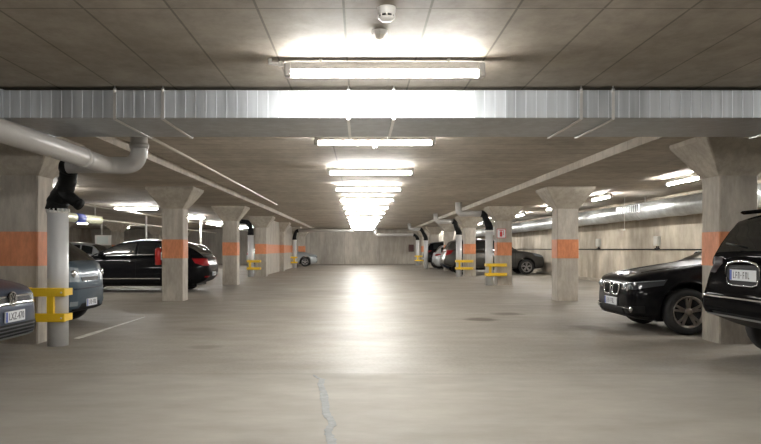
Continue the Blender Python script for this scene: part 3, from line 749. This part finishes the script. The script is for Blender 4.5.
def plate(c, z, s, txt=None, w=.44, h=.115, off=.012, tilt=0.):
    x = max(hit_x(c, y, z+q, s)*s for y in (-.2, 0, .2) for q in (-.04, .04))*s+s*off
    m = MB(); m.box(-.008, .008, -w/2, w/2, -h/2, h/2, bev=.003); p = m.build('number_plate', M_PLATE, c.root); p.location = (x, 0, z)
    if s < 0: p.rotation_euler.z = PI
    p.rotation_euler.y = tilt
    MB().box(.0075, .0095, -w/2+.004, -w/2+.045, -h/2+.004, h/2-.004).build('country_band', M_EU, p)
    if txt: text_mesh(txt, h*.95, 'lettering', M_INK, p, (.0095, .02, -.002), (PI/2, 0, PI/2), .86)
    else:
        mb = MB(); yy = -w/2+.075
        for k in range(7):
            if k != 3:
                mb.box(.0075, .0095, yy, yy+.009, -h*.3, h*.3)
                if k % 3 == 0: mb.box(.0075, .0095, yy+.009, yy+.027, -h*.3, -h*.2)
                elif k % 3 == 1: mb.box(.0075, .0095, yy+.009, yy+.027, h*.2, h*.3); mb.box(.0075, .0095, yy+.009, yy+.027, -h*.05, h*.05)
                else: mb.box(.0075, .0095, yy+.022, yy+.031, -h*.3, h*.3); mb.box(.0075, .0095, yy+.009, yy+.022, h*.2, h*.3)
            else: mb.box(.0075, .0095, yy+.005, yy+.02, -.006, .006)
            yy += .048
        mb.build('lettering', M_INK, p)
    return p
def frame_plate(c, z, s, mat, w, h, off=.008):
    x = max(hit_x(c, y, z+q, s)*s for y in (-.2, 0, .2) for q in (-.04, .04))*s+s*off
    m = MB(); m.box(-.02, .006, -w/2, w/2, -h/2, h/2, bev=.004); p = m.build('plate_frame', mat, c.root); p.location = (x, 0, z)
def sides_detail(c, seams, zlo, handle_z, handles, mirror=None, hmat=None):
    H, W = c.H, c.S['W']
    for s in (1, -1):
        mb = MB()
        for d, ztop in seams:
            rows = []
            for k in range(13):
                z = zlo+(ztop-zlo)*k/12; row = []
                for e in (-.004, .004):
                    h = c.bvh_body.ray_cast(Vector((H-d+e, s*3, z)), Vector((0, -s, 0)))
                    if h[0] is None: continue
                    row.append(h[0]+Vector((0, s*.0025, 0)))
                if len(row) == 2: rows.append(row)
            if len(rows) > 1: mb.loft(rows, closed=False)
        if mb.v: mb.build('panel_gap', M_BLACKP, c.root)
        for d in handles:
            h = c.bvh_body.ray_cast(Vector((H-d, s*3, handle_z)), Vector((0, -s, 0)))
            if h[0]:
                q = MB(); y = h[0].y; q.tube([(H-d-.09, y-s*.01, handle_z), (H-d-.07, y+s*.025, handle_z), (H-d+.07, y+s*.025, handle_z-.004), (H-d+.09, y-s*.01, handle_z-.004)], .012, 8)
                q.build('door_handle', hmat or c.body.data.materials[0], c.root)
        if mirror:
            d, z = mirror; y = W/2*.93
            q = MB(); q.lathe([(.02, -.06), (.062, -.05), (.078, 0), (.07, .05), (.03, .075)], 12, 'x', at=(0, 0, 0)); 
            o = q.build('wing_mirror', c.body.data.materials[0], c.root); o.location = (H-d, s*(y+.10), z); o.scale = (1., 1.35, .85)
            q = MB(); q.tube([(H-d-.0, s*(y-.10), z-.07), (H-d, s*(y+.06), z-.03)], .022, 8); q.build('mirror_arm', M_BLACKP, c.root)
def common(c, front='hatch', tail='hatch', lens=M_LENS, head=None, tails=None, tail_mat=M_TAIL):
    H, S = c.H, c.S; W = S['W']; hw = W/2
    h = head or (.62, .74)
    both(c, 'headlight', [(H-.02, hw*.50, h[1]-.02), (H-.2, hw*.78, h[1]), (H-.48, hw*.97, h[1]+.035)], [(H-.02, hw*.52, h[0]), (H-.2, hw*.8, h[0]), (H-.42, hw*.98, h[0]+.06)], (-1, -.75, 0), lens)
    t = tails or (.78, .90)
    both(c, 'taillight', [(-H+.02, hw*.68, t[1]-.01), (-H+.1, hw*.88, t[1]), (-H+.36, hw*.97, t[1])], [(-H+.02, hw*.70, t[0]), (-H+.1, hw*.9, t[0]), (-H+.28, hw*.98, t[0]+.07)], (1, -.75, 0), tail_mat)

# --- slate hatchback, left foreground
Z8 = 7.85
c = make_car('dark slate blue hatchback nosing in at the left edge of the photo', HATCH, P_SLATE, (-3.70-2.1, Z8, 0), 0)
H = c.H; common(c, head=(.60, .73))
patch(c, 'grille', [(H, -.55, .705), (H, .55, .705)], [(H, -.53, .60), (H, .53, .60)], (-1, 0, 0), M_BLACKP, off=.004, n=16)
for z in (.692, .622): patch(c, 'grille_bar', [(H, -.54, z+.008), (H, .54, z+.008)], [(H, -.54, z-.008), (H, .54, z-.008)], (-1, 0, 0), M_CHROME, off=.010, n=16, m_=2)
patch(c, 'lower_grille', [(H, -.66, .405), (H, .66, .405)], [(H, -.62, .27), (H, .62, .27)], (-1, 0, 0), M_BLACKP, off=.005, n=18)
for z in (.375, .335, .295): patch(c, 'grille_slat', [(H, -.62, z+.006), (H, .62, z+.006)], [(H, -.62, z-.006), (H, .62, z-.006)], (-1, 0, 0), M_INK, off=.016, n=16, m_=1)
patch(c, 'bumper_lip', [(H, -.72, .262), (H, .72, .262)], [(H, -.72, .235), (H, .72, .235)], (-1, 0, 0), P_SILVER, off=.02, n=18, m_=2)
plate(c, .485, 1, 'LXZ-470', off=.016)
x = hit_x(c, 0, .665)+.012
em = MB(); em.lathe([(.078, -.02), (.078, 0), (.068, .004)], 28, 'x', at=(x, 0, .665)); e = em.build('emblem', M_BLACKP, c.root)
em = MB(); nn = 28
em.loft([[(x+xx, rr*math.cos(2*PI*k/nn), .665+rr*math.sin(2*PI*k/nn)) for k in range(nn)] for rr, xx in ((.081, -.004), (.081, .012), (.068, .012), (.068, -.002))], smooth=False)
def stroke(mb, a, b, w=.010):
    a, b = Vector((0, a[0], a[1])), Vector((0, b[0], b[1])); d = (b-a).normalized(); p = Vector((0, -d.z, d.y))*w*.5
    mb.loft([[Vector((x+xx, 0, .665))+q for q in (a-p, a+p, b+p, b-p)] for xx in (.003, .012)], True, True)
for s in (1, -1):
    stroke(em, (s*.028, .058), (0, .006)); stroke(em, (s*.052, .036), (s*.026, -.054)); stroke(em, (s*.026, -.054), (0, -.008))
em.build('emblem_letters', M_CHROME, e)
sides_detail(c, [(1.25, .95), (2.41, .95), (3.35, .98)], .26, .84, (2.2, 3.15), (1.5, 1.04))
plate(c, .55, -1)

# --- blue grey small MPV, left, behind the first column
c = make_car('blue grey compact car with a steep windscreen behind the nearest left downpipe', MPV, P_BLUEG, (-4.30-2.0, 11.75, 0), 0)
H = c.H; common(c, head=(.70, .93)); hw = .84
for s in (1, -1):
    q = MB(); xx = hit_x(c, s*.6, .82)
    q.lathe([(.055, -.04), (.06, .0), (.04, .012), (.012, .016)], 16, 'x', at=(xx+.012, s*.60, .82)); q.build('lamp_reflector', M_CHROME, c.root)
patch(c, 'grille', [(H, -.36, .76), (H, .36, .76)], [(H, -.34, .70), (H, .34, .70)], (-1, 0, 0), M_BLACKP, off=.005, n=12)
patch(c, 'bumper_crease', [(H, -.70, .60), (H, .70, .60)], [(H, -.70, .575), (H, .70, .575)], (-1, 0, 0), P_NAVY, off=.006, n=16, m_=2)
patch(c, 'bumper_lip', [(H, -.70, .285), (H, .70, .285)], [(H, -.70, .25), (H, .70, .25)], (-1, 0, 0), M_BLACKP, off=.012, n=16, m_=2)
both(c, 'fog_light', [(H-.05, .52, .40), (H-.12, .66, .40)], [(H-.05, .52, .33), (H-.12, .66, .33)], (-1, -.5, 0), M_LENS, off=.008, n=4, m_=3)
plate(c, .36, 1); sides_detail(c, [(.8, 1.0), (1.98, .98), (2.88, 1.0)], .26, .9, (1.8, 2.7), (.95, 1.1)); plate(c, .55, -1)

# --- black hatchback / wagon, left, side on, tail to the lane
c = make_car('long black hatchback parked tail to lane behind the extinguisher column', HATCH, P_BLACK, (-4.2-2.25, 21.1, 0), PI,
             over=dict(L=4.5, W=1.80, top=[(0, .56), (.03, .68), (.1, .76), (.4, .86), (1.0, .95), (1.4, 1.0), (2.4, 1.0), (3.8, 1.05), (4.2, 1.04), (4.43, .95), (4.5, .74)],
             roof=[(1.2, .98), (1.7, 1.25), (2.1, 1.42), (2.7, 1.49), (3.3, 1.46), (3.8, 1.37), (4.25, 1.10), (4.38, .98)],
             bot=[(0, .36), (.03, .27), (.12, .22), (.4, .19), (4.0, .21), (4.35, .30), (4.5, .45)],
             plan=[(0, .70), (.03, .79), (.1, .88), (.25, .945), (.5, .98), (1., 1.), (3.4, 1.), (4.1, .95), (4.38, .87), (4.5, .74)],
             axles=(.9, 3.62), r=.32, ws=(1.28, 2.08), rw=(3.72, 4.3), sides=[(1.5, 2.5), (2.56, 3.35), (3.41, 3.85)]))
H = c.H; common(c, tails=(.74, .94), head=(.62, .76)); plate(c, .55, 1); plate(c, .50, -1)
sides_detail(c, [(1.4, .98), (2.53, .98), (3.4, 1.0)], .28, .87, (2.3, 3.2), (1.6, 1.06), M_CHROME)
both(c, 'window_trim', [(H-1.5, .9, 1.025), (H-3.8, .9, 1.075)], [(H-1.5, .9, 1.008), (H-3.8, .9, 1.058)], (0, -1, 0), M_CHROME, off=.008, n=16, m_=1)
both(c, 'side_trim', [(H-1.3, .9, .40), (H-3.2, .9, .40)], [(H-1.3, .9, .375), (H-3.2, .9, .375)], (0, -1, 0), M_CHROME, off=.006, n=10, m_=1)
both(c, 'bumper_reflector', [(-H+.03, .50, .45), (-H+.12, .74, .45)], [(-H+.03, .50, .41), (-H+.12, .74, .41)], (1, -.4, 0), M_TAIL, off=.006, n=5, m_=2)

# --- further left cars
def simple(label, kind, mat, loc, rz, **kw):
    c = make_car(label, kind, mat, loc, rz, **kw); common(c, head=(.62, .75) if kind is not SUV else (.80, .95), tails=(.80, .92) if kind is not SUV else (.95, 1.12))
    H = c.H; patch(c, 'grille', [(H, -.42, .66), (H, .42, .66)], [(H, -.4, .58), (H, .4, .58)], (-1, 0, 0), M_BLACKP, off=.005, n=8)
    plate(c, .45, 1, w=.5); plate(c, .6, -1, w=.5)
    return c
simple('silver grey hatchback in the far left row, left of the black hatchback roof', HATCH, P_GREY, (-11.6, 26.6, 0), 0)
simple('pale silver hatchback in the far left row, half behind the black hatchback', HATCH, P_SILVER, (-12.5, 30.4, 0), PI)
simple('dark red car glimpsed between the black hatchback tail and the third left column', HATCH, P_DARKRED, (-8.0, 29.2, 0), PI)
c = simple('silver car nosing out at the far left end of the lane', SEDAN, P_SILVER, (-3.0-2.41, 51.2, 0), 0)

# --- right: black SUV, tail to the lane
c = make_car('black SUV with its tail to the lane at the right edge of the photo', SUV, P_DEEP, (3.86+4.75/2, 7.5, 0), 0, rim=M_DRIM)
H = c.H; hw = .96
common(c, head=(.80, .95), tails=(.94, 1.12), tail_mat=M_DTAIL)
patch(c, 'bumper_trim', [(-H, -.84, .70), (-H, .84, .70)], [(-H, -.84, .685), (-H, .84, .685)], (1, 0, 0), M_CHROME, off=.012, n=24, m_=2)
patch(c, 'bumper_guard', [(-H, -.82, .50), (-H, .82, .50)], [(-H, -.82, .478), (-H, .82, .478)], (1, 0, 0), P_SILVER, off=.018, n=24, m_=2)
patch(c, 'bumper_pad', [(-H, -.82, .65), (-H, .82, .65)], [(-H, -.82, .58), (-H, .82, .58)], (1, 0, 0), P_DEEP, off=.008, n=24, m_=3)
PZ = .93
frame_plate(c, PZ, -1, M_BLACKP, .66, .21, off=.002)
m = MB(); xr = -max(-hit_x(c, y, PZ+q, -1) for y in (-.2, 0, .2) for q in (-.04, .04))
P = [Vector((xr-.03, y, z)) for y, z in ((-.34, .93), (-.33, 1.005), (-.27, 1.05), (-.12, 1.072), (0, 1.078), (.12, 1.072), (.27, 1.05), (.33, 1.005), (.34, .93))]
m.tube(P, [.004, .007, .011, .013, .013, .013, .011, .007, .004], 8); m.build('chrome_handle', M_CHROME, c.root)
m = MB(); P = [Vector((xr-.03, y, z)) for y, z in ((-.31, .90), (-.29, .845), (-.2, .822), (.2, .822), (.29, .845), (.31, .90))]; m.tube(P, .007, 8); m.build('chrome_trim', M_CHROME, c.root)
plate(c, PZ, -1, None, w=.52, h=.115, off=.016)
xs_ = hit_x(c, 0, 1.125, -1)-.01
e = MB().lathe([(.05, -.012), (.05, .004)], 20, 'x', at=(xs_, 0, 1.125)).build('emblem', M_BLACKP, c.root)
m = MB(); nn = 24
m.loft([[(xs_-.014+xx, rr*math.cos(2*PI*k/nn), 1.125+rr*math.sin(2*PI*k/nn)) for k in range(nn)] for rr, xx in ((.055, .008), (.055, -.006), (.047, -.006), (.047, .008))])
for k in range(3):
    a = PI/2+k*2*PI/3; d = (math.cos(a), math.sin(a)); p = (-d[1]*.010, d[0]*.010)
    m.loft([[(xs_-.014+xx, p[0], 1.125+p[1]), (xs_-.014+xx, -p[0], 1.125-p[1]), (xs_-.014+xx, d[0]*.05, 1.125+d[1]*.05)] for xx in (.004, -.006)], True, True)
m.build('emblem_star', M_CHROME, e)
m = MB(); zz = 1.565
m.loft([[(-H+.56, y, 1.64), (-H+.56, y, 1.60), (-H+.40, y, zz+.015), (-H+.36, y, zz+.035), (-H+.38, y, zz+.055)] for y in (-.66, -.6, 0, .6, .66)], True, True); m.build('roof_spoiler', P_DEEP, c.root)
m = MB(); m.box(-H+.365, -H+.38, -.16, .16, zz+.026, zz+.046); m.build('brake_light', M_DTAIL, c.root)
m = MB(); m.tube([(-H+.085, -.02, 1.21), (-H+.05, .16, 1.24), (-H+.09, .42, 1.26)], .010, 8); m.build('wiper', M_BLACKP, c.root)
sides_detail(c, [(1.4, 1.1), (2.58, 1.1), (3.5, 1.14)], .42, 1.0, (2.3, 3.25), (1.6, 1.22)); plate(c, .6, 1)

# --- right: black sedan, nose to the lane
c = make_car('black sedan with kidney grille nosing towards the lane behind the nearest right column', SEDAN, P_BLACK, (3.80+2.41, 11.08, 0), PI, rim=M_DRIM)
H = c.H; hw = .915
both(c, 'headlight', [(H-.03, .36, .705), (H-.16, .62, .735), (H-.44, .87, .775)], [(H-.03, .37, .615), (H-.16, .66, .625), (H-.38, .88, .69)], (-1, -.7, 0), M_DLENS, off=.006, n=14)
both(c, 'headlight_strip', [(H-.05, .40, .70), (H-.16, .62, .728), (H-.42, .86, .765)], [(H-.05, .40, .692), (H-.16, .62, .720), (H-.42, .86, .757)], (-1, -.7, 0), M_LENS, off=.010, n=14, m_=1)
for s in (1, -1):
    for y, d_ in ((.52, .09), (.68, .20)):
        h_ = c.bvh.ray_cast(Vector((H+1, s*(y+.75), .665)), Vector((-1, -s*.75, 0)).normalized()); p = h_[0] if h_[0] else Vector((H-d_, s*y, .665))
        q = MB(); q.lathe([(.030, -.01), (.035, .004), (.02, .012), (.006, .014)], 14, 'x', at=(p.x+.004, p.y, p.z)); q.build('lamp_reflector', M_LENS, c.root)
for s in (1, -1):
    a, b_ = .035, .325
    patch(c, 'grille', [(H, s*(a+.03), .690), (H, s*(b_-.03), .690)], [(H, s*(a+.015), .537), (H, s*(b_-.06), .537)], (-1, 0, 0), M_BLACKP, off=.010, n=8)
    out_ = [(a+.012, .60), (a+.02, .672), (a+.05, .694), (.5*(a+b_), .698), (b_-.05, .692), (b_-.008, .668), (b_-.004, .62), (b_-.03, .556), (b_-.065, .534), (.5*(a+b_), .530), (a+.03, .534), (a+.008, .556)]
    loop_ = []
    for q in range(len(out_)*4+1):
        i0, f_ = (q//4) % len(out_), (q % 4)/4; p0, p1 = out_[i0], out_[(i0+1) % len(out_)]
        yy_, zz_ = p0[0]*(1-f_)+p1[0]*f_, p0[1]*(1-f_)+p1[1]*f_; loop_.append((hit_x(c, s*yy_, zz_)+.012, s*yy_, zz_))
    MB().tube(loop_, .011, 8).build('grille_frame', M_CHROME, c.root)
    for k in range(6):
        y = a+.045+k*.034; patch(c, 'grille_slat', [(H, s*y, .680), (H, s*(y+.006), .680)], [(H, s*(y-.006), .545), (H, s*y, .545)], (-1, 0, 0), M_BLACKP, off=.016, n=1, m_=6)
patch(c, 'lower_grille', [(H, -.44, .36), (H, .44, .36)], [(H, -.46, .255), (H, .46, .255)], (-1, 0, 0), M_BLACKP, off=.008, n=14)
both(c, 'air_intake', [(H-.05, .50, .385), (H-.2, .80, .40)], [(H-.05, .48, .275), (H-.2, .80, .30)], (-1, -.5, 0), M_BLACKP, off=.006, n=8)
both(c, 'intake_trim', [(H-.05, .46, .365), (H-.14, .68, .355)], [(H-.05, .46, .355), (H-.14, .68, .345)], (-1, -.5, 0), M_CHROME, off=.014, n=8, m_=1)
for s in (1, -1):
    h_ = c.bvh.ray_cast(Vector((H+1, s*(.70+.5), .345)), Vector((-1, -s*.5, 0)).normalized()); p = h_[0]
    q = MB(); q.lathe([(.04, -.02), (.046, .006), (.03, .016), (.008, .02)], 16, 'x', at=(p.x+.006, p.y, p.z)); q.build('fog_light', M_CHROME, c.root)
both(c, 'bumper_lip', [(H-.02, .02, .252), (H-.04, .4, .245), (H-.22, .80, .245)], [(H-.02, .02, .228), (H-.04, .4, .222), (H-.22, .80, .222)], (-1, -.4, 0), M_BLACKP, off=.02, n=10, m_=2)
plate(c, .43, 1, None, w=.50, off=.018)
xe = H-.13; ze = c.ft(.13)+.012
e = MB().lathe([(.041, -.004), (.041, .006), (.036, .009)], 20, 'z').build('emblem', M_BLACKP, c.root); e.location = (xe, 0, ze); e.rotation_euler.y = .62
for k in range(4):
    q = MB(); a0 = k*PI/2; pts_ = [(0, 0)]+[(.026*math.cos(a0+j*PI/12), .026*math.sin(a0+j*PI/12)) for j in range(7)]
    q.loft([[(u_, v_, z_) for u_, v_ in pts_] for z_ in (.009, .0105)], True, True); q.build('emblem_quadrant', M_EMB if k % 2 else M_WHITE, e)
both(c, 'taillight', [(-H+.02, .45, .93), (-H+.36, .9, .97)], [(-H+.02, .45, .80), (-H+.3, .9, .86)], (1, -.75, 0), M_TAIL)
sides_detail(c, [(1.5, 1.0), (2.78, 1.0), (3.68, 1.03)], .28, .90, (2.55, 3.5), (1.75, 1.10)); plate(c, .6, -1)
both(c, 'hood_crease', [(H-.30, .36, .82), (H-.8, .5, .93), (H-1.35, .62, 1.03)], [(H-.30, .368, .82), (H-.8, .508, .93), (H-1.35, .628, 1.03)], (0, 0, -1), P_BLACK, off=.006, n=12, m_=1)

# --- right: grey SUV side on, nose to the wall, and the tails beyond it
c = make_car('dark grey SUV parked nose to the right wall, its bonnet between two columns', SUV, P_GREY, (8.68-2.37, 35.35, 0), 0)
H = c.H; common(c, head=(.82, .97), tails=(.9, 1.14)); plate(c, .6, 1); plate(c, .75, -1)
sides_detail(c, [(1.4, 1.1), (2.58, 1.1), (3.5, 1.14)], .42, 1.0, (2.3, 3.25), (1.6, 1.22))
c = simple('dark blue hatchback with tail to the lane, right, beyond the grey SUV', HATCH, P_NAVY, (4.2+2.1, 38.3-.05, 0), 0)
c = simple('silver hatchback with tail to the lane on the far right', HATCH, P_SILVER, (4.27+2.1, 43.0, 0), 0)
c = simple('black SUV with red tail lights, farthest car on the right', SUV, P_BLACK, (3.95+2.37, 45.9, 0), 0)

# ------------------------------------------------------------------ camera, world, render look
cam = bpy.data.cameras.new('camera'); co = bpy.data.objects.new('camera', cam); C.objects.link(co)
co.location = (0, 0, EYE); co.rotation_euler = (PI/2, 0, 0)
cam.sensor_width = 36.; cam.lens = 735/761*36.; cam.shift_x = 20.5/761; cam.shift_y = 27/761
cam.clip_end = 300
sc = bpy.context.scene; sc.camera = co
w = bpy.data.worlds.new('world'); sc.world = w; w.use_nodes = True
w.node_tree.nodes['Background'].inputs[0].default_value = (0, 0, 0, 1)
sc.view_settings.view_transform = 'Standard'; sc.view_settings.look = 'None'; sc.view_settings.gamma = 1.; sc.view_settings.exposure = .62
sc.view_settings.use_curve_mapping = False
sc.cycles.use_denoising = True
sc.cycles.max_bounces = 12; sc.cycles.diffuse_bounces = 8
